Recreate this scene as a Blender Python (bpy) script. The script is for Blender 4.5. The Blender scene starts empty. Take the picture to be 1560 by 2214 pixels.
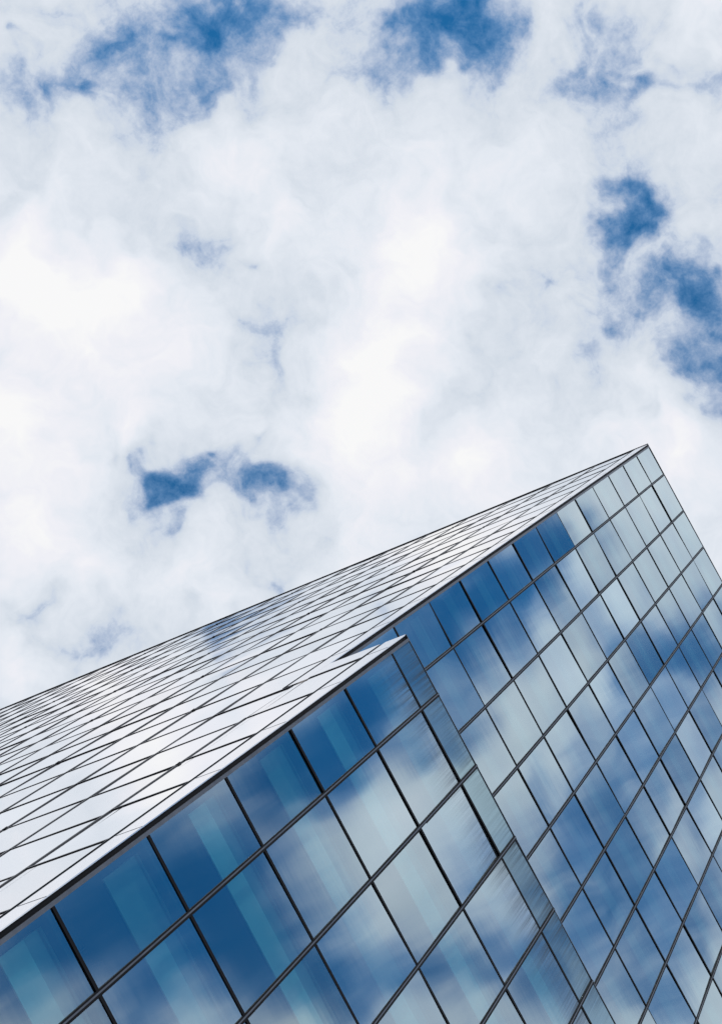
import bpy, math, random
from mathutils import Vector, Matrix

random.seed(7)
SC = bpy.context.scene
COL = SC.collection

# ------------------------------------------------------------------ camera, sky, sun, exposure
U = 3.4                      # metres in one storey
GROUND = 26.06               # storeys from the ground to the top of the tall block
SKEW = -0.0920               # the long facade is not quite square to the narrow one

def P(a, b, z):
    """a: along the long facade, b: into the building, z: up from the roof edge, all in storeys"""
    return Vector((a * U, (b + SKEW * a) * U, (z + GROUND) * U))

RIGHT = Vector((0.39736501, -0.84888557, 0.34855604))
DOWN = Vector((0.91748628, 0.36011018, -0.16893661))
AHEAD = Vector((0.01788771, 0.38692886, 0.92193605))
CAM_AT = Vector((-1.26423, -5.84469, -25.55418 + GROUND)) * U
cam = bpy.data.cameras.new('camera')
cam.sensor_fit = 'HORIZONTAL'
cam.sensor_width = 36.0
cam.lens = 36.0 * 3600.0 / 1560.0
cam.clip_start = 0.1
cam.clip_end = 6000.0
cam_o = bpy.data.objects.new('camera', cam)
COL.objects.link(cam_o)
RIGHT.normalize(); AHEAD = (AHEAD - RIGHT * AHEAD.dot(RIGHT)).normalized(); DOWN = AHEAD.cross(RIGHT)
M = Matrix((RIGHT, -DOWN, -AHEAD)).transposed().to_4x4()
M.translation = CAM_AT
cam_o.matrix_world = M
SC.camera = cam_o

SUN_EL, SUN_AZ = math.radians(42), math.radians(-112)     # azimuth from +Y towards +X
sun = bpy.data.lights.new('sun', 'SUN')
sun.energy = 2.2
sun.angle = math.radians(0.5)
sun.color = (1.0, 0.96, 0.9)
sun_o = bpy.data.objects.new('sun', sun)
COL.objects.link(sun_o)
to_sun = Vector((math.sin(SUN_AZ) * math.cos(SUN_EL), math.cos(SUN_AZ) * math.cos(SUN_EL), math.sin(SUN_EL)))
sun_o.rotation_euler = (-to_sun).to_track_quat('-Z', 'Y').to_euler()
sun_o.location = to_sun * 300

SC.view_settings.view_transform = 'Standard'
SC.view_settings.look = 'None'
SC.view_settings.exposure = 0.0
SC.view_settings.gamma = 1.0
SC.render.engine = 'CYCLES'
SC.cycles.max_bounces = 8
SC.cycles.transparent_max_bounces = 12
SC.cycles.caustics_reflective = False
SC.cycles.caustics_refractive = False

# gaps (negative) and thick masses (positive) in the cloud deck: azimuth, elevation, radius in degrees, depth
GAPS = [
    (-33.75,61.19,2.13,-0.067), (-44.42,77.34,1.83,-0.101), (-33.9,59.68,3.03,-0.118), (-35.5,62.62,2.14,-0.101), (-43.99,76.09,3.82,-0.067), (-6.48,78.75,2.49,-0.08),
    (2.28,58.01,2.36,-0.044), (-39.22,63.55,0.84,-0.462), (-40.3,65.15,0.53,-0.378), (-37.72,63.22,0.46,-0.252), (-38.63,64.38,0.61,-0.21), (-36.12,62.96,0.34,-0.294),
    (-35.96,60.91,0.42,-0.252), (-35.77,57.93,0.24,-0.294), (-33.67,57.82,0.33,-0.168), (-32.15,59.08,0.36,-0.336), (-32.96,60.55,0.3,-0.353), (-31.92,60.67,0.23,-0.168),
    (-34.91,64.19,0.37,-0.21), (-33.15,62.37,0.46,-0.168), (-35.22,61.87,1.37,-0.126), (-30.93,58.0,0.45,-0.21), (-31.94,57.52,0.6,-0.168), (-39.63,66.16,0.92,-0.151),
    (-41.42,66.61,0.46,-0.126), (-36.33,65.49,0.61,-0.084), (-36.82,59.64,0.6,0.033), (-34.67,59.33,0.53,0.065), (-33.99,68.12,0.93,0.033), (-28.65,65.36,0.78,0.117),
    (-28.89,59.69,0.92,0.098), (-29.05,60.44,0.38,0.065), (-24.67,62.12,0.93,-0.12), (-24.69,60.59,0.77,-0.06), (-22.74,63.71,0.7,-0.27), (-21.9,64.86,0.55,-0.18),
    (-27.0,67.72,0.55,-0.08), (-28.75,63.5,0.54,-0.08), (-37.82,69.13,0.46,-0.101), (-44.57,71.6,0.73,-0.504), (-43.62,71.87,1.07,-0.294), (-42.71,71.96,0.38,-0.294),
    (-42.94,70.65,0.76,-0.252), (-42.32,69.68,0.46,-0.252), (-47.18,72.35,0.38,-0.252), (-39.98,71.01,0.61,-0.21), (-38.14,70.37,0.69,-0.126), (-39.42,71.53,0.34,-0.126),
    (-35.73,70.53,0.28,-0.101), (-45.94,73.48,0.38,-0.168), (-41.26,73.12,0.77,-0.101), (-51.32,75.65,0.45,-0.126), (-53.19,76.42,0.3,-0.101), (-50.79,77.3,0.53,-0.084),
    (-44.57,76.04,0.34,-0.101), (-40.96,76.25,0.46,-0.151), (-43.68,77.08,0.53,-0.126), (-44.33,78.23,0.58,-0.202), (-46.51,78.38,0.23,-0.126), (-41.92,77.05,1.22,-0.101),
    (-30.04,78.08,0.46,-0.35), (-27.21,78.74,0.49,-0.4), (-22.66,78.15,0.62,-0.42), (-20.8,79.21,0.46,-0.32), (-22.8,77.38,0.31,-0.15), (-25.7,79.52,0.39,-0.15),
    (-23.11,79.98,0.62,-0.15), (-46.62,79.91,1.21,-0.042), (-55.81,79.02,0.9,0.065), (-34.84,72.93,0.62,0.078), (-30.99,73.87,0.93,0.098), (-22.53,71.47,0.94,0.195),
    (-20.69,70.96,0.63,0.13), (-21.65,73.65,0.47,-0.06), (-18.68,59.42,1.71,0.325), (-10.64,57.37,2.34,0.13), (-14.86,61.63,2.36,0.078), (-21.24,58.34,0.93,0.163),
    (-19.58,61.18,1.25,0.13), (-12.77,57.95,0.94,0.163), (-9.44,61.04,0.63,0.13), (-16.01,65.37,0.79,-0.128), (-16.38,66.51,0.95,-0.153), (-12.79,66.09,0.47,-0.17),
    (-18.87,67.59,0.95,-0.128), (-18.51,68.84,0.39,-0.17), (-20.46,65.76,0.31,-0.17), (-15.78,68.07,0.39,-0.128), (-9.96,65.82,0.95,-0.119), (-9.35,67.4,0.63,-0.085),
    (-12.99,63.7,0.47,0.078), (-5.85,68.5,0.95,0.13), (-11.85,68.93,0.63,0.13), (-3.65,63.32,1.11,-0.13), (-5.9,61.27,0.44,-0.36), (-6.94,60.44,0.35,-0.32),
    (-4.55,60.96,0.35,-0.4), (-4.21,61.9,0.44,-0.42), (-5.76,62.73,0.32,-0.35), (-6.49,63.26,0.19,-0.3), (-5.38,62.01,0.79,-0.2), (-4.57,64.06,0.48,-0.2),
    (-6.43,64.66,0.19,-0.25), (-2.5,64.65,0.44,-0.42), (-1.71,64.86,0.32,-0.4), (-2.61,64.76,0.64,-0.35), (-3.78,62.0,0.47,-0.3), (-1.24,64.09,0.24,-0.25),
    (-0.96,65.42,0.48,-0.2), (-3.65,63.32,0.79,-0.12), (-8.42,59.61,0.24,-0.2), (-17.67,71.35,1.1,0.195), (-10.81,69.82,0.95,0.195), (-3.11,68.49,1.27,0.163),
    (-13.73,74.27,0.47,-0.22), (-13.86,75.79,0.28,-0.25), (-15.71,75.39,0.94,-0.12), (-8.85,76.49,0.63,-0.12), (-5.69,77.25,0.39,-0.16), (-2.96,76.22,0.63,-0.15),
    (-16.61,78.22,0.93,-0.16), (-11.95,80.41,0.62,-0.32), (-8.01,79.94,0.62,-0.28), (-10.76,79.28,0.31,-0.2), (-6.22,78.66,0.34,-0.28), (-5.49,80.77,0.54,-0.28),
    (2.39,79.93,0.62,-0.16), (6.8,80.05,0.54,-0.28), (13.16,79.51,0.47,-0.32), (10.02,77.8,0.34,-0.25), (1.87,80.81,0.62,-0.24), (-5.93,77.59,0.63,-0.08),
    (-0.59,78.34,0.94,-0.064), (3.23,77.13,0.63,-0.064), (-9.89,73.0,0.47,-0.12), (-6.48,73.05,0.47,-0.1), (-4.65,71.71,0.48,-0.18), (-2.2,71.09,0.63,-0.12),
    (-2.93,72.7,0.4,-0.12), (-0.83,75.0,0.47,-0.08), (3.29,71.52,1.11,0.195), (18.75,77.66,1.25,0.13), (0.95,68.74,0.95,0.163), (-5.25,56.33,1.25,0.163),
    (-2.39,57.4,0.78,0.098), (1.43,54.5,0.78,0.13), (2.99,54.25,0.47,0.098), (-1.33,55.93,0.39,-0.11), (-0.87,55.74,0.62,-0.055), (1.49,57.86,0.39,-0.138),
    (1.75,56.69,0.39,-0.121), (2.89,57.26,0.55,-0.138), (2.4,58.15,0.47,-0.083), (4.05,60.71,0.47,-0.138), (4.01,58.61,0.55,-0.138), (3.71,55.4,0.62,-0.083),
    (3.46,53.78,0.62,-0.11), (-1.81,61.13,0.32,-0.25), (-1.74,59.94,0.47,-0.1), (1.61,62.85,0.63,-0.12), (2.97,65.55,0.4,-0.15), (4.37,63.74,0.32,-0.2),
    (4.11,63.0,0.63,-0.08), (4.45,59.55,0.47,-0.11), (1.98,61.72,0.79,0.078), (1.23,59.81,0.55,0.078),
]
GAPS_OPPOSITE = [
    (151.59,66.85,5.86,-0.2), (156.67,67.94,6.81,-0.05), (169.93,56.14,4.84,-0.16), (158.07,60.84,3.66,-0.1), (173.84,75.65,1.88,0.2), (177.31,70.7,0.9,-1.0),
    (176.76,68.8,0.9,-1.0), (176.95,67.08,0.75,-1.0), (173.78,67.13,0.9,-0.8), (176.59,72.09,0.73,-0.6), (177.1,73.76,0.95,0.1), (168.94,71.73,1.45,-0.2),
    (165.31,69.38,0.94,0.2), (165.79,66.83,1.1,0.25), (162.14,65.65,0.78,0.25), (160.62,67.37,0.63,0.1), (159.5,71.67,0.9,-0.4), (156.83,72.09,0.9,-0.35),
    (155.6,72.91,0.72,-0.25), (155.0,66.71,0.8,-0.4), (150.76,65.64,0.89,-0.35), (147.06,65.3,0.88,-0.3), (154.98,68.38,1.79,-0.15), (152.27,70.64,1.43,-0.1),
    (149.43,67.87,0.92,0.05), (145.99,66.86,0.92,0.1), (156.39,74.08,0.54,-0.4), (151.38,63.02,1.23,-0.15), (142.62,62.65,1.04,-0.3), (147.29,62.73,1.05,-0.1),
    (175.35,65.82,0.6,-0.6), (174.14,63.41,1.13,-1.2), (174.03,61.96,0.75,-0.8), (174.23,60.83,0.6,-0.6), (171.43,63.64,0.6,-0.4), (169.53,61.81,0.75,-0.7),
    (166.94,64.39,0.6,-0.5), (164.5,63.49,1.1,0.3), (166.97,61.52,1.1,0.2), (167.64,59.65,0.78,0.1), (163.58,61.17,0.93,0.2), (160.09,62.59,0.62,0.15),
    (163.59,59.32,0.93,0.1), (156.99,61.43,0.92,0.1), (174.03,58.96,0.6,-0.3), (171.07,59.34,0.45,-0.6), (172.23,55.81,0.73,-0.7), (174.07,53.34,1.31,-1.2),
    (174.64,51.72,1.01,-0.9), (169.52,55.94,0.88,-1.2), (166.26,55.48,0.87,-0.9), (169.05,54.26,0.58,-0.7), (170.17,52.23,0.87,-0.7), (174.24,49.69,1.14,-0.9),
    (163.22,55.68,0.73,-0.7), (161.89,56.92,0.73,-0.2), (159.38,58.43,0.87,-0.5), (156.48,59.76,0.87,-0.4), (152.26,60.14,0.87,-0.4),
]


class Nodes:
    def __init__(self, tree):
        self.t = tree
    def new(self, kind, **kw):
        n = self.t.nodes.new(kind)
        for k, v in kw.items():
            setattr(n, k, v)
        return n
    def link(self, a, b):
        self.t.links.new(a, b)
    def put(self, sock, v):
        if hasattr(v, 'is_linked'):
            self.link(v, sock)
        else:
            sock.default_value = v
    def math(self, op, a, b=None, c=None, clamp=False):
        n = self.new('ShaderNodeMath', operation=op)
        n.use_clamp = clamp
        for s, v in zip(n.inputs, (a, b, c)):
            if v is not None:
                self.put(s, v)
        return n.outputs[0]
    def vmath(self, op, a, b=None, scale=None):
        n = self.new('ShaderNodeVectorMath', operation=op)
        self.put(n.inputs[0], a)
        if b is not None:
            self.put(n.inputs[1], b)
        if scale is not None:
            self.put(n.inputs['Scale'], scale)
        return n.outputs['Value'] if op in ('DOT_PRODUCT', 'LENGTH') else n.outputs[0]
    def noise(self, vec, scale, detail=2.0, rough=0.5, dist=0.0, out='Fac', lac=2.0):
        n = self.new('ShaderNodeTexNoise')
        self.put(n.inputs['Vector'], vec)
        n.inputs['Scale'].default_value = scale
        n.inputs['Detail'].default_value = detail
        n.inputs['Roughness'].default_value = rough
        n.inputs['Lacunarity'].default_value = lac
        n.inputs['Distortion'].default_value = dist
        return n.outputs[out]
    def mix(self, fac, a, b, blend='MIX'):
        n = self.new('ShaderNodeMix', data_type='RGBA', blend_type=blend)
        self.put(n.inputs[0], fac)
        self.put(n.inputs[6], a)
        self.put(n.inputs[7], b)
        return n.outputs[2]
    def ramp(self, fac, stops, interp='LINEAR'):
        n = self.new('ShaderNodeValToRGB')
        r = n.color_ramp
        r.interpolation = interp
        while len(r.elements) < len(stops):
            r.elements.new(0.5)
        for e, (p, c) in zip(r.elements, stops):
            e.position = p
            e.color = (*c, 1.0) if len(c) == 3 else c
        self.put(n.inputs[0], fac)
        return n.outputs[0]
    def range(self, v, a, b, c=0.0, d=1.0, smooth=False):
        n = self.new('ShaderNodeMapRange')
        n.interpolation_type = 'SMOOTHSTEP' if smooth else 'LINEAR'
        for s, x in zip(n.inputs, (v, a, b, c, d)):
            self.put(s, x)
        return n.outputs[0]

def build_world():
    w = bpy.data.worlds.new('World')
    SC.world = w
    w.use_nodes = True
    t = w.node_tree
    t.nodes.clear()
    N = Nodes(t)
    out = N.new('ShaderNodeOutputWorld')
    bg = N.new('ShaderNodeBackground')
    N.link(bg.outputs[0], out.inputs[0])
    sky = N.new('ShaderNodeTexSky', sky_type='NISHITA', sun_disc=False)
    sky.sun_elevation = SUN_EL
    sky.sun_rotation = SUN_AZ
    sky.air_density = 1.0
    sky.dust_density = 0.3
    sky.ozone_density = 2.0
    d = N.new('ShaderNodeTexCoord').outputs['Generated']
    # ragged cloud outlines: the deck is read through a turbulent displacement
    wv = N.noise(d, 24.0, 3.0, 0.5, out='Color')
    wv = N.vmath('SUBTRACT', wv, (0.5, 0.5, 0.5))
    dw = N.vmath('ADD', d, N.vmath('SCALE', wv, scale=0.062))
    dw = N.vmath('NORMALIZE', dw)
    acc = 0.0
    for az, el, sg, wt in GAPS + GAPS_OPPOSITE:
        az, el, sg = math.radians(az), math.radians(el), math.radians(sg)
        v = (math.sin(az) * math.cos(el), math.cos(az) * math.cos(el), math.sin(el))
        k = N.vmath('DOT_PRODUCT', dw, v)
        q = 2.0 / (1.8 * (1.05 * sg) ** 2)                    # bell with a soft skirt
        e = N.math('POWER', N.math('MULTIPLY_ADD', k, -q, 1.0 + q), -1.8)
        acc = N.math('MULTIPLY_ADD', e, wt * GAIN, acc)
    acc = N.math('MULTIPLY_ADD', N.math('TANH', N.math('DIVIDE', acc, 0.66)), 0.66, BASE)
    big = N.noise(d, 9.0, 3.0, 0.5)
    mid = N.noise(dw, 24.0, 10.0, 0.60)
    fine = N.noise(d, 75.0, 11.0, 0.70)
    acc = N.math('MULTIPLY_ADD', N.math('SUBTRACT', big, 0.5), 0.36, acc)
    acc = N.math('MULTIPLY_ADD', N.math('SUBTRACT', mid, 0.5), 0.74, acc)
    # filaments show most where the deck is thin
    thin = N.range(acc, 0.25, 0.85, 1.0, 0.12)
    acc = N.math('MULTIPLY_ADD', N.math('MULTIPLY', N.math('SUBTRACT', fine, 0.5), thin), 0.50, acc)
    cloud = N.ramp(acc, [(0.0, (0.12, 0.31, 0.58)), (0.22, (0.25, 0.42, 0.68)), (0.38, (0.50, 0.59, 0.75)), (0.54, (0.66, 0.72, 0.80)),
                         (0.72, (0.775, 0.82, 0.89)), (0.86, (0.865, 0.87, 0.925)), (1.0, (0.94, 0.94, 0.945))])
    veil = N.range(acc, 0.07, 0.48, 0.0, 1.0)
    blue = N.mix(1.0, sky.outputs[0], (SKY_K[0], SKY_K[1], SKY_K[2], 1.0), 'MULTIPLY')
    N.link(N.mix(veil, blue, cloud), bg.inputs[0])
    bg.inputs[1].default_value = 1.0
BASE, GAIN = 0.70, 1.05
SKY_K = (0.016, 0.090, 0.126)
build_world()

# ------------------------------------------------------------------ materials
def material(name):
    m = bpy.data.materials.new(name)
    m.use_nodes = True
    m.node_tree.nodes.clear()
    N = Nodes(m.node_tree)
    out = N.new('ShaderNodeOutputMaterial')
    return m, N, out

def coated_metal(name, base, rough, metallic, var=0.15, scale=3.0, spec=0.5):
    m, N, out = material(name)
    b = N.new('ShaderNodeBsdfPrincipled')
    pos = N.new('ShaderNodeNewGeometry').outputs['Position']
    n = N.noise(pos, scale, 6.0, 0.6)
    lo = tuple(c * (1 - var) for c in base)
    hi = tuple(min(1.0, c * (1 + var)) for c in base)
    N.link(N.ramp(n, [(0.3, lo), (0.7, hi)]), b.inputs['Base Color'])
    N.link(N.range(n, 0.3, 0.7, rough * 0.8, rough * 1.25), b.inputs['Roughness'])
    b.inputs['Metallic'].default_value = metallic
    b.inputs['Specular IOR Level'].default_value = spec
    N.link(b.outputs[0], out.inputs[0])
    return m

ROUGH, ANISO = 0.032, 0.8
def glass(name, tint, through, lo, hi, dirt=None):
    """coated glazing: a tinted mirror over a tinted view into the rooms; the flatter the look, the more mirror"""
    m, N, out = material(name)
    geo = N.new('ShaderNodeNewGeometry')
    pos = geo.outputs['Position']
    lw = N.new('ShaderNodeLayerWeight')
    lw.inputs['Blend'].default_value = 0.5
    fac = N.range(lw.outputs['Facing'], 0.0, 1.0, lo, hi)
    gl = N.new('ShaderNodeBsdfGlossy')
    gl.inputs['Roughness'].default_value = ROUGH
    gl.inputs['Anisotropy'].default_value = ANISO
    tg = N.new('ShaderNodeCombineXYZ')
    tg.inputs[0].default_value, tg.inputs[1].default_value = (1.0, SKEW) if name.startswith('tinted') else (0.0, 1.0)
    N.link(tg.outputs[0], gl.inputs['Tangent'])
    # each sheet has its own shade of coating
    rnd = N.new('ShaderNodeObjectInfo').outputs['Random']
    fac = N.math('MULTIPLY', fac, N.range(rnd, 0.0, 1.0, 0.84 if name.startswith('tinted') else 0.985, 1.05), clamp=True)
    # coating tone wanders a little from batch to batch and along the sheet
    tone = N.noise(pos, 0.35, 3.0, 0.5)
    N.link(N.ramp(tone, [(0.3, tuple(c * (0.93 if name.startswith('tinted') else 0.985) for c in tint)), (0.7, tuple(min(1, c * 1.05) for c in tint))]), gl.inputs['Color'])
    # roller wave from the toughening oven
    st = N.new('ShaderNodeMapping')
    st.inputs['Scale'].default_value = (0.25, 0.25, 1.6)
    N.link(pos, st.inputs['Vector'])
    bump = N.new('ShaderNodeBump')
    bump.inputs['Strength'].default_value = 1.0
    bump.inputs['Distance'].default_value = 0.0009
    N.link(N.noise(st.outputs[0], 1.0, 3.0, 0.5), bump.inputs['Height'])
    N.link(bump.outputs[0], gl.inputs['Normal'])
    tr = N.new('ShaderNodeBsdfTransparent')
    tr.inputs['Color'].default_value = (*through, 1.0)
    mx = N.new('ShaderNodeMixShader')
    N.link(fac, mx.inputs[0]); N.link(tr.outputs[0], mx.inputs[1]); N.link(gl.outputs[0], mx.inputs[2])
    last = mx.outputs[0]
    if dirt:
        reach, amount, floor_ = dirt
        obj = N.new('ShaderNodeTexCoord').outputs['Object']
        sep = N.new('ShaderNodeSeparateXYZ'); N.link(obj, sep.inputs[0])
        ms = N.new('ShaderNodeMapping')
        ms.inputs['Scale'].default_value = (11.0, 0.0, 0.16)
        N.link(pos, ms.inputs['Vector'])
        streak = N.noise(ms.outputs[0], 1.0, 5.0, 0.72)
        ms2 = N.new('ShaderNodeMapping')
        ms2.inputs['Scale'].default_value = (0.55, 0.0, 0.05)
        N.link(pos, ms2.inputs['Vector'])
        patch = N.noise(ms2.outputs[0], 1.0, 2.0, 0.5)
        fall = N.range(sep.outputs[2], -reach, 0.0, 0.0, 1.0)
        k = N.math('MULTIPLY', N.range(streak, 0.40, 0.60, 0.0, 1.0), N.math('POWER', fall, 1.6))
        k = N.math('MULTIPLY', k, N.range(patch, 0.38, 0.62, 0.15, 1.0))
        k = N.math('MULTIPLY_ADD', k, amount, floor_, clamp=True)
        df = N.new('ShaderNodeBsdfDiffuse')
        df.inputs['Color'].default_value = (0.07, 0.09, 0.115, 1.0)
        m2 = N.new('ShaderNodeMixShader')
        N.link(k, m2.inputs[0]); N.link(last, m2.inputs[1]); N.link(df.outputs[0], m2.inputs[2])
        last = m2.outputs[0]
    N.link(last, out.inputs[0])
    return m

M_GLASS = glass('tinted glass', (0.79, 0.925, 1.0), (0.38, 0.80, 0.84), 0.22, 1.06)
M_GLASS_DIRTY = glass('tinted glass with run marks', (0.79, 0.925, 1.0), (0.38, 0.80, 0.84), 0.22, 1.06, (2.1, 1.0, 0.0))
M_GLASS_STRIP = glass('tinted glass under the coping', (0.60, 0.80, 0.86), (0.05, 0.12, 0.16), 0.30, 0.95, (2.2, 1.0, 0.05))
M_GLASS_SIDE = glass('clear coated glass', (0.985, 0.99, 1.0), (0.3, 0.4, 0.45), 0.6, 1.01)
M_BACK = coated_metal('pane edge', (0.02, 0.035, 0.04), 0.4, 0.0)
M_BLACK = coated_metal('black gasket', (0.006, 0.007, 0.010), 0.6, 0.0, spec=0.08)
M_DARK = coated_metal('dark anodised aluminium', (0.018, 0.022, 0.032), 0.35, 0.4)
M_GREY = coated_metal('grey aluminium cap', (0.10, 0.115, 0.145), 0.4, 0.7)
M_TIP = coated_metal('pale aluminium tip', (0.42, 0.44, 0.50), 0.3, 0.9)
M_WHITE = coated_metal('white aluminium sheet', (0.95, 0.94, 0.95), 0.16, 0.95, 0.03, 1.2)
M_SLAB = coated_metal('dark ceiling', (0.03, 0.05, 0.06), 0.8, 0.0)
M_CORE = coated_metal('dark interior wall', (0.02, 0.03, 0.04), 0.8, 0.0)
M_BLIND = coated_metal('pale blind fabric', (0.66, 0.67, 0.64), 0.9, 0.0, 0.12, 1.0)
M_BLIND_MID = coated_metal('grey blind fabric', (0.38, 0.38, 0.37), 0.9, 0.0, 0.15, 1.0)
M_BLIND_DARK = coated_metal('dark blind fabric', (0.22, 0.22, 0.21), 0.9, 0.0, 0.3, 1.0)
M_BOX = coated_metal('blind box', (0.33, 0.34, 0.34), 0.7, 0.0)
M_BOX_DARK = coated_metal('dark blind box', (0.06, 0.065, 0.07), 0.7, 0.0)
M_GROUND = coated_metal('paving', (0.22, 0.21, 0.20), 0.9, 0.0, 0.2, 0.4)

# ------------------------------------------------------------------ mesh building
NA = Vector((SKEW, -1.0, 0.0)).normalized()          # outward from the long facade
NB = Vector((-1.0, 0.0, 0.0))                        # outward from the narrow-angle facade

class Face:
    """a flat facade: point(s, z, n) with n the stand-off towards the street, all in storeys"""
    def __init__(self, kind, b0=0.0):
        self.kind, self.b0 = kind, b0
    def pt(self, s, z, n=0.0):
        if self.kind == 'long':
            return P(s, self.b0, z) + NA * n * U
        return P(0.0, s, z) + NB * n * U
TALL_A, LOW_A, SIDE = Face('long', 0.0), Face('long', -0.7161), Face('side')

def boxes(F, specs):
    vs, fs = [], []
    for s0, s1, z0, z1, n0, n1 in specs:
        k = len(vs)
        for n in (n0, n1):
            for s, z in ((s0, z0), (s1, z0), (s1, z1), (s0, z1)):
                vs.append(F.pt(s, z, n))
        q = [(0, 1, 2, 3), (7, 6, 5, 4), (0, 4, 5, 1), (1, 5, 6, 2), (2, 6, 7, 3), (3, 7, 4, 0)]
        fs += [tuple(k + i for i in f) for f in q]
    return vs, fs

def make(name, vs, fs, mats, parent=None, origin=None, midx=None, smooth=None, kind=None, label=None):
    o0 = origin if origin is not None else Vector((0, 0, 0))
    me = bpy.data.meshes.new(name)
    me.from_pydata([tuple(v - o0) for v in vs], [], fs)
    import bmesh
    bm = bmesh.new(); bm.from_mesh(me)
    if midx:
        bm.faces.ensure_lookup_table()
        for i, m in enumerate(midx):
            bm.faces[i].material_index = m
    if smooth:
        bm.faces.ensure_lookup_table()
        for i, s in enumerate(smooth):
            bm.faces[i].smooth = s
    else:
        bmesh.ops.recalc_face_normals(bm, faces=bm.faces)
    bm.to_mesh(me); bm.free()
    for m in (mats if isinstance(mats, (list, tuple)) else [mats]):
        me.materials.append(m)
    o = bpy.data.objects.new(name, me)
    COL.objects.link(o)
    o.location = o0
    if parent is not None:
        o.parent = parent
    if kind:
        o['kind'] = kind
    if label:
        o['label'] = label
    return o

def pane_mesh(F, s0, s1, z0, z1, n=None, th=0.007, sub=6, tilt=0.0055, bow=0.0011, rng=random):
    """one sheet: a front face slightly bowed and out of true, a flat back and closed edges"""
    if n is None:
        n = -0.0025 if F.kind == 'side' else -0.004
    ts, tz, bw = rng.gauss(0, tilt), rng.gauss(0, tilt), rng.gauss(0, bow) * min(1.0, (s1 - s0) / 0.5)
    ts, tz = max(-0.018, min(0.018, ts)), max(-0.018, min(0.018, tz))
    vs, fs, sm, mi = [], [], [], []
    for j in range(sub + 1):
        for i in range(sub + 1):
            u, v = i / sub, j / sub
            h = ts * (u - 0.5) * (s1 - s0) + tz * (v - 0.5) * (z1 - z0)
            h += bw * (1 - (2 * u - 1) ** 2) * (1 - (2 * v - 1) ** 2)
            vs.append(F.pt(s0 + (s1 - s0) * u, z0 + (z1 - z0) * v, n + h))
    w = sub + 1
    flip = F.kind == 'side'
    for j in range(sub):
        for i in range(sub):
            f = (j * w + i, j * w + i + 1, (j + 1) * w + i + 1, (j + 1) * w + i)
            fs.append(f[::-1] if flip else f); sm.append(True); mi.append(0)
    k = len(vs)
    ring = [i for i in range(w)] + [j * w + sub for j in range(1, w)] + [sub * w + i for i in range(sub - 1, -1, -1)] + [j * w for j in range(sub - 1, 0, -1)]
    for i in ring:
        vs.append(vs[i].copy())
    nrm = NA if F.kind == 'long' else NB
    kb = len(vs)
    for i in ring:
        vs.append(vs[i] - nrm * th * U)
    L = len(ring)
    for i in range(L):
        f = (k + i, kb + i, kb + (i + 1) % L, k + (i + 1) % L)
        fs.append(f[::-1] if flip else f); sm.append(False); mi.append(1)
    return vs, fs, sm, mi

# ------------------------------------------------------------------ layout of the building (storeys)
W, X0, XG = 0.63617, -0.10452, 0.055       # bay width, first mullion offset, first glass edge
WB, YB = 0.7564, 0.870                      # bay width and first fin on the narrow-angle facade
DEP, ZL, ZT = 0.7161, -13.900, -13.4835     # low block: depth, first joint, top edge
AX = 12.6                                   # length of the long facade
BY = 16.75                                  # length of the narrow-angle facade
ZB = -GROUND + 0.02
TOP_T = 0.0
mull = [X0 + j * W for j in range(1, 21)]
fins = [YB + i * WB for i in range(0, 21)]
FIN0 = YB - WB
rows = [float(-k) for k in range(0, 27)]
lrows = [ZL - k for k in range(0, 13)]

root = bpy.data.objects.new('glass_building', None)
COL.objects.link(root)
root.location = P(0, 0, -GROUND)
root['label'] = 'stepped blue glass office building with dark mullions under a cloudy sky'
root['category'] = 'building'

def child(name, vs, fs, mats, parent, **kw):
    o = make(name, vs, fs, mats, None, **kw)
    o.parent = parent
    o.matrix_parent_inverse = Matrix.Translation(-parent.matrix_world_loc) if hasattr(parent, 'matrix_world_loc') else Matrix.Identity(4)
    return o

ROOT_LOC = root.location.copy()
def under(o, parent):
    """parent without moving: every parent here is only translated"""
    base = ROOT_LOC if parent is root else ROOT_LOC + Vector(parent.location) if parent.parent is root else None
    o.parent = parent
    o.location = Vector(o.location) - base
    return o

# --- the two blocks: floors, dark core, roof
def block(name, a0, a1, b0, b1, ztop, lines, label, hole=None):
    vs, fs, mi = [], [], []
    def add(x0, x1, y0, y1, z0, z1, m):
        k = len(vs)
        for z in (z0, z1):
            for x, y in ((x0, y0), (x1, y0), (x1, y1), (x0, y1)):
                vs.append(P(x, y, z))
        for f in ((3, 2, 1, 0), (4, 5, 6, 7), (0, 1, 5, 4), (1, 2, 6, 5), (2, 3, 7, 6), (3, 0, 4, 7)):
            fs.append(tuple(k + i for i in f)); mi.append(m)
    add(a0 + 0.62, a1 - 0.62, b0 + 0.62, b1, ZB, ztop - 0.06, 1)
    for z in lines:
        add(a0 + 0.022, a1 - 0.03, b0 + 0.022, b1 - (0.01 if hole else 0.0), z - 0.05, z + (0.05 if z < ztop - 0.02 else -0.004), 0)
    o = make(name, vs, fs, [M_SLAB, M_CORE], None, midx=mi, label=label)
    return under(o, root)
tall = block('tall_block', 0.0, AX, 0.0, BY, 0.0, rows, 'tall rear block with a sharp top corner')
low = block('low_block', 0.0, AX, -DEP, -0.03, ZT, [ZT] + lrows, 'lower front block standing forward of the tall one')

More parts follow.
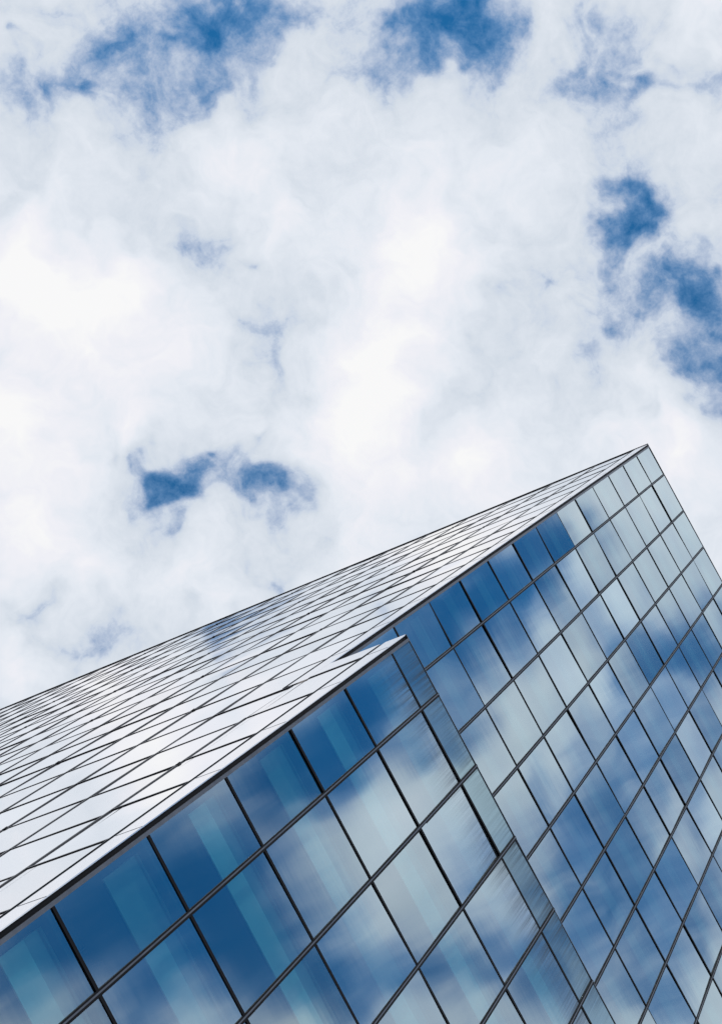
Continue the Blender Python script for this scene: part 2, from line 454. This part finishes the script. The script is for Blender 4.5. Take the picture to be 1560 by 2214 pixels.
# --- panes
def on_screen(F, s0, s1, z0, z1):
    """share of the picture a pane covers, 0 when it lies outside"""
    q = []
    for s, z in ((s0, z0), (s1, z0), (s1, z1), (s0, z1)):
        c = F.pt(s, z) - CAM_AT
        zc = c.dot(AHEAD)
        if zc <= 0:
            return 0.0
        q.append((780 + 3600 * c.dot(RIGHT) / zc, 1107 + 3600 * c.dot(DOWN) / zc))
    def clip(poly, f, cut):
        r = []
        for i in range(len(poly)):
            p0, p1 = poly[i - 1], poly[i]
            d0, d1 = f(p0) - cut, f(p1) - cut
            if (d0 < 0) != (d1 < 0):
                t = d0 / (d0 - d1)
                r.append((p0[0] + t * (p1[0] - p0[0]), p0[1] + t * (p1[1] - p0[1])))
            if d1 >= 0:
                r.append(p1)
        return r
    for f, cut in ((lambda p: p[0], 0), (lambda p: -p[0], -1560), (lambda p: p[1], 0), (lambda p: -p[1], -2214)):
        q = clip(q, f, cut)
        if len(q) < 3:
            return 0.0
    return abs(sum(q[i - 1][0] * q[i][1] - q[i][0] * q[i - 1][1] for i in range(len(q)))) / 2

HM, HT = 0.010, 0.009
jobs = []      # name, facade, rectangle, material, block
xs = [XG] + mull
for k in range(len(rows) - 1):
    for j in range(len(mull)):
        s0 = xs[j] + (HM if j else 0.0); s1 = mull[j] - HM
        z1, z0 = rows[k] - (HT if k else 0.012), rows[k + 1] + HT
        jobs.append(['window_pane', TALL_A, (s0, s1, z0, z1), M_GLASS, tall])
for k in range(len(lrows) - 1):
    for j in range(len(mull)):
        s0 = xs[j] + (HM if j else 0.0); s1 = mull[j] - HM
        jobs.append(['window_pane', LOW_A, (s0, s1, lrows[k + 1] + HT, lrows[k] - HT), M_GLASS_DIRTY if k == 0 else M_GLASS, low])
for j in range(len(mull)):
    s0 = xs[j] + (HM if j else 0.0); s1 = mull[j] - HM
    jobs.append(['parapet_pane', LOW_A, (s0, s1, ZL + HT, ZT - 0.006), M_GLASS_STRIP, low])
SB = 0.241
ys = [SB] + fins
for k in range(len(rows) - 1):
    for i in range(len(fins)):
        s0 = ys[i] + 0.007 if i else (SB if k < 14 else FIN0 + 0.007); s1 = fins[i] - 0.007
        jobs.append(['side_window', SIDE, (s0, s1, rows[k + 1] + 0.007, rows[k] - 0.007), M_GLASS_SIDE, tall])
for k in range(len(lrows) - 1):
    jobs.append(['side_window', SIDE, (-DEP + 0.241, FIN0 - 0.007, lrows[k + 1] + 0.007, lrows[k] - 0.007), M_GLASS_SIDE, low])
for j in jobs:
    F, (s0, s1, z0, z1) = j[1], j[2]
    j.append(on_screen(F, s0, s1, z0, z1))

# the tall block's panes that the low block covers are not in view
def rest_mesh(name, group, parent):
    mats = [M_BACK] + list({j[3].name: j[3] for j in group}.values())
    vs, fs, sm, mi = [], [], [], []
    for nm, F, (s0, s1, z0, z1), mt, blk, sh in group:
        v, f, s, m = pane_mesh(F, s0, s1, z0, z1, sub=3, tilt=TILT[nm])
        k = len(vs)
        vs += v; fs += [tuple(k + i for i in q) for q in f]; sm += s; mi += [0 if x else mats.index(mt) for x in m]
    o = make(name, vs, fs, mats, None, midx=mi, smooth=sm, kind='stuff')
    return under(o, parent)

TILT = {'window_pane': 0.0055, 'parapet_pane': 0.004, 'side_window': 0.003}
for nm in ('window_pane', 'parapet_pane', 'side_window'):
    mine = sorted((j for j in jobs if j[0] == nm), key=lambda j: -j[5])
    singles = [j for j in mine[:100] if j[5] > 0]
    ids = set(map(id, singles))
    rest = [j for j in mine if id(j) not in ids]
    for _, F, (s0, s1, z0, z1), mt, blk, sh in singles:
        v, f, s, m = pane_mesh(F, s0, s1, z0, z1, tilt=TILT[nm])
        o = make(nm, v, f, [mt, M_BACK], None, origin=F.pt((s0 + s1) / 2, z1), midx=m, smooth=s)
        under(o, blk)
    if rest:
        rest_mesh(nm, rest, low if nm == 'parapet_pane' else tall)

# --- framing of the long facade
def frame_long(F, blk, ztop, zl, tips=False):
    for x in mull:
        v, f = boxes(F, [(x - 0.016, x + 0.016, ZB, ztop, -0.012, 0.0045)])
        m = under(make('mullion', v, f, M_BLACK), blk)
        v2, f2 = boxes(F, [(x - 0.007, x + 0.002, ZB, ztop + (0.008 if tips else 0.0), 0.0046, 0.0058)])
        o = make('cover_cap', v2, f2, M_GREY)
        under_sub(o, blk)
    for z in zl:
        prev = XG
        v, f = boxes(F, [(XG, AX, z - 0.013, z + 0.013, -0.012, 0.0025)])
        under(make('glazing_bar', v, f, M_BLACK), blk)

def under_sub(o, blk):
    return under(o, blk)
frame_long(TALL_A, tall, 0.0, rows[1:])
frame_long(LOW_A, low, ZT, lrows, True)

# corner posts: open black joint, then a grey cover strip
for F, blk, zt in ((TALL_A, tall, 0.0), (LOW_A, low, ZT)):
    v, f = boxes(F, [(0.001, 0.030, ZB, zt, -0.03, -0.010)])
    under(make('corner_joint', v, f, M_BLACK), blk)
    v, f = boxes(F, [(0.031, 0.054, ZB, zt, -0.02, 0.004)])
    under(make('corner_cap', v, f, M_GREY), blk)

# copings
v, f = boxes(TALL_A, [(-0.004, AX, 0.001, 0.012, -0.3, 0.003)])
under(make('coping', v, f, M_DARK), tall)
v, f = boxes(SIDE, [(0.0, BY, 0.001, 0.022, -0.28, 0.012)])
under(make('coping', v, f, M_DARK), tall)
v, f = boxes(LOW_A, [(-0.002, AX, ZT - 0.004, ZT + 0.004, -0.3, 0.0015)])
under(make('coping', v, f, M_GREY), low)

# --- narrow-angle facade: white corner sheet, paired beads, fins, bars
def side_trim(blk, b0, zb, zt, zl):
    v, f = boxes(SIDE, [(b0 + 0.004, b0 + 0.19, zb, zt, -0.003, 0.0035)])
    under(make('corner_sheet', v, f, M_WHITE), blk)
    for s in (0.191, 0.232):
        v, f = boxes(SIDE, [(b0 + s, b0 + s + 0.005, zb, zt - 0.02, -0.01, 0.0036)])
        under(make('bead', v, f, M_DARK), blk)
    for z in zl:
        v, f = boxes(SIDE, [(b0 + 0.004, b0 + 0.188, z - 0.004, z + 0.004, 0.0036, 0.0045)])
        under(make('sheet_joint', v, f, M_GREY), blk)
side_trim(tall, 0.0, ZL - 0.05, 0.0, rows[1:14])
side_trim(low, -DEP, ZB, ZT, lrows)
for y in fins:
    v, f = boxes(SIDE, [(y - 0.009, y + 0.009, ZB, 0.006, -0.01, 0.0037)])
    under(make('fin', v, f, M_DARK), tall)
v, f = boxes(SIDE, [(FIN0 - 0.009, FIN0 + 0.009, ZB, ZL - 1.0, -0.01, 0.0037)])
under(make('fin', v, f, M_DARK), low)
for z in rows[1:]:
    v, f = boxes(SIDE, [(SB if z > -13.5 else FIN0 + 0.011, BY, z - 0.0085, z + 0.0085, -0.01, 0.0027)])
    under(make('side_bar', v, f, M_DARK), tall)
for z in lrows:
    v, f = boxes(SIDE, [(-DEP + 0.241, FIN0 - 0.011, z - 0.0085, z + 0.0085, -0.01, 0.0027)])
    under(make('side_bar', v, f, M_DARK), low)
v, f = boxes(SIDE, [(-DEP + 0.241, 0.002, ZL + 0.012, ZT, -0.02, 0.0035)])
under(make('parapet_sheet', v, f, M_WHITE), low)

# small anchor pins left on some fins, and the butt joints of the copings
for i, z in [(i, -1.0 - 3.0 * k) for i in (-1, 1, 3, 5, 7, 9, 11) for k in range(0, 7) if i > 0 or k > 4]:
    y = fins[i] if i >= 0 else FIN0
    v, f = boxes(SIDE, [(y - 0.012, y + 0.012, z - 0.012, z + 0.012, 0.0, 0.007), (y - 0.004, y + 0.004, z + 0.012, z + 0.04, 0.003, 0.009)])
    under(make('anchor_pin', v, f, M_BLACK), tall)
for k in range(1, 17):
    v, f = boxes(SIDE, [(k * 1.0 - 0.006, k * 1.0 + 0.006, 0.0, 0.0235, -0.28, 0.0135)])
    under(make('coping_joint', v, f, M_BLACK), tall)

# --- blinds and blind boxes just behind the glass
def blinds(F, blk, zl, fabric, box):
    for z in zl:
        v, f = boxes(F, [(0.11, AX - 0.3, z - 0.43, z - 0.211, -0.088, -0.080)])
        under(make('roller_blind', v, f, fabric), blk)
        v, f = boxes(F, [(0.11, AX - 0.3, z - 0.21, z - 0.085, -0.12, -0.084), (0.11, AX - 0.3, z - 0.070, z - 0.052, -0.10, -0.078)])
        under(make('blind_box', v, f, box), blk)
blinds(TALL_A, tall, rows[:-1], M_BLIND_DARK, M_BOX_DARK)
rb = random.Random(5)
for z in lrows[:-1]:
    for j, x in enumerate(mull):
        if j > 7 or z < -21.0:
            continue
        s0, s1 = (0.11 if j == 0 else mull[j - 1] + 0.012), x + 0.010
        drop = 0.43 + (rb.uniform(-0.03, 0.03) if rb.random() < 0.35 else 0.0)
        v, f = boxes(LOW_A, [(s0, s1, z - drop, z - 0.211, -0.088, -0.080)])
        under(make('roller_blind', v, f, rb.choice([M_BLIND, M_BLIND, M_BLIND_MID])), low)
        v, f = boxes(LOW_A, [(s0, s1, z - 0.21, z - 0.085, -0.12, -0.084), (s0, s1, z - 0.070, z - 0.052, -0.10, -0.078)])
        under(make('blind_box', v, f, M_BOX), low)

# ------------------------------------------------------------------ ground
me = bpy.data.meshes.new('ground')
S_ = 3000.0
me.from_pydata([(-S_, -S_, 0), (S_, -S_, 0), (S_, S_, 0), (-S_, S_, 0)], [], [(0, 1, 2, 3)])
me.materials.append(M_GROUND)
g = bpy.data.objects.new('ground', me)
COL.objects.link(g)
g['kind'] = 'structure'
g['label'] = 'flat paved ground around the building'
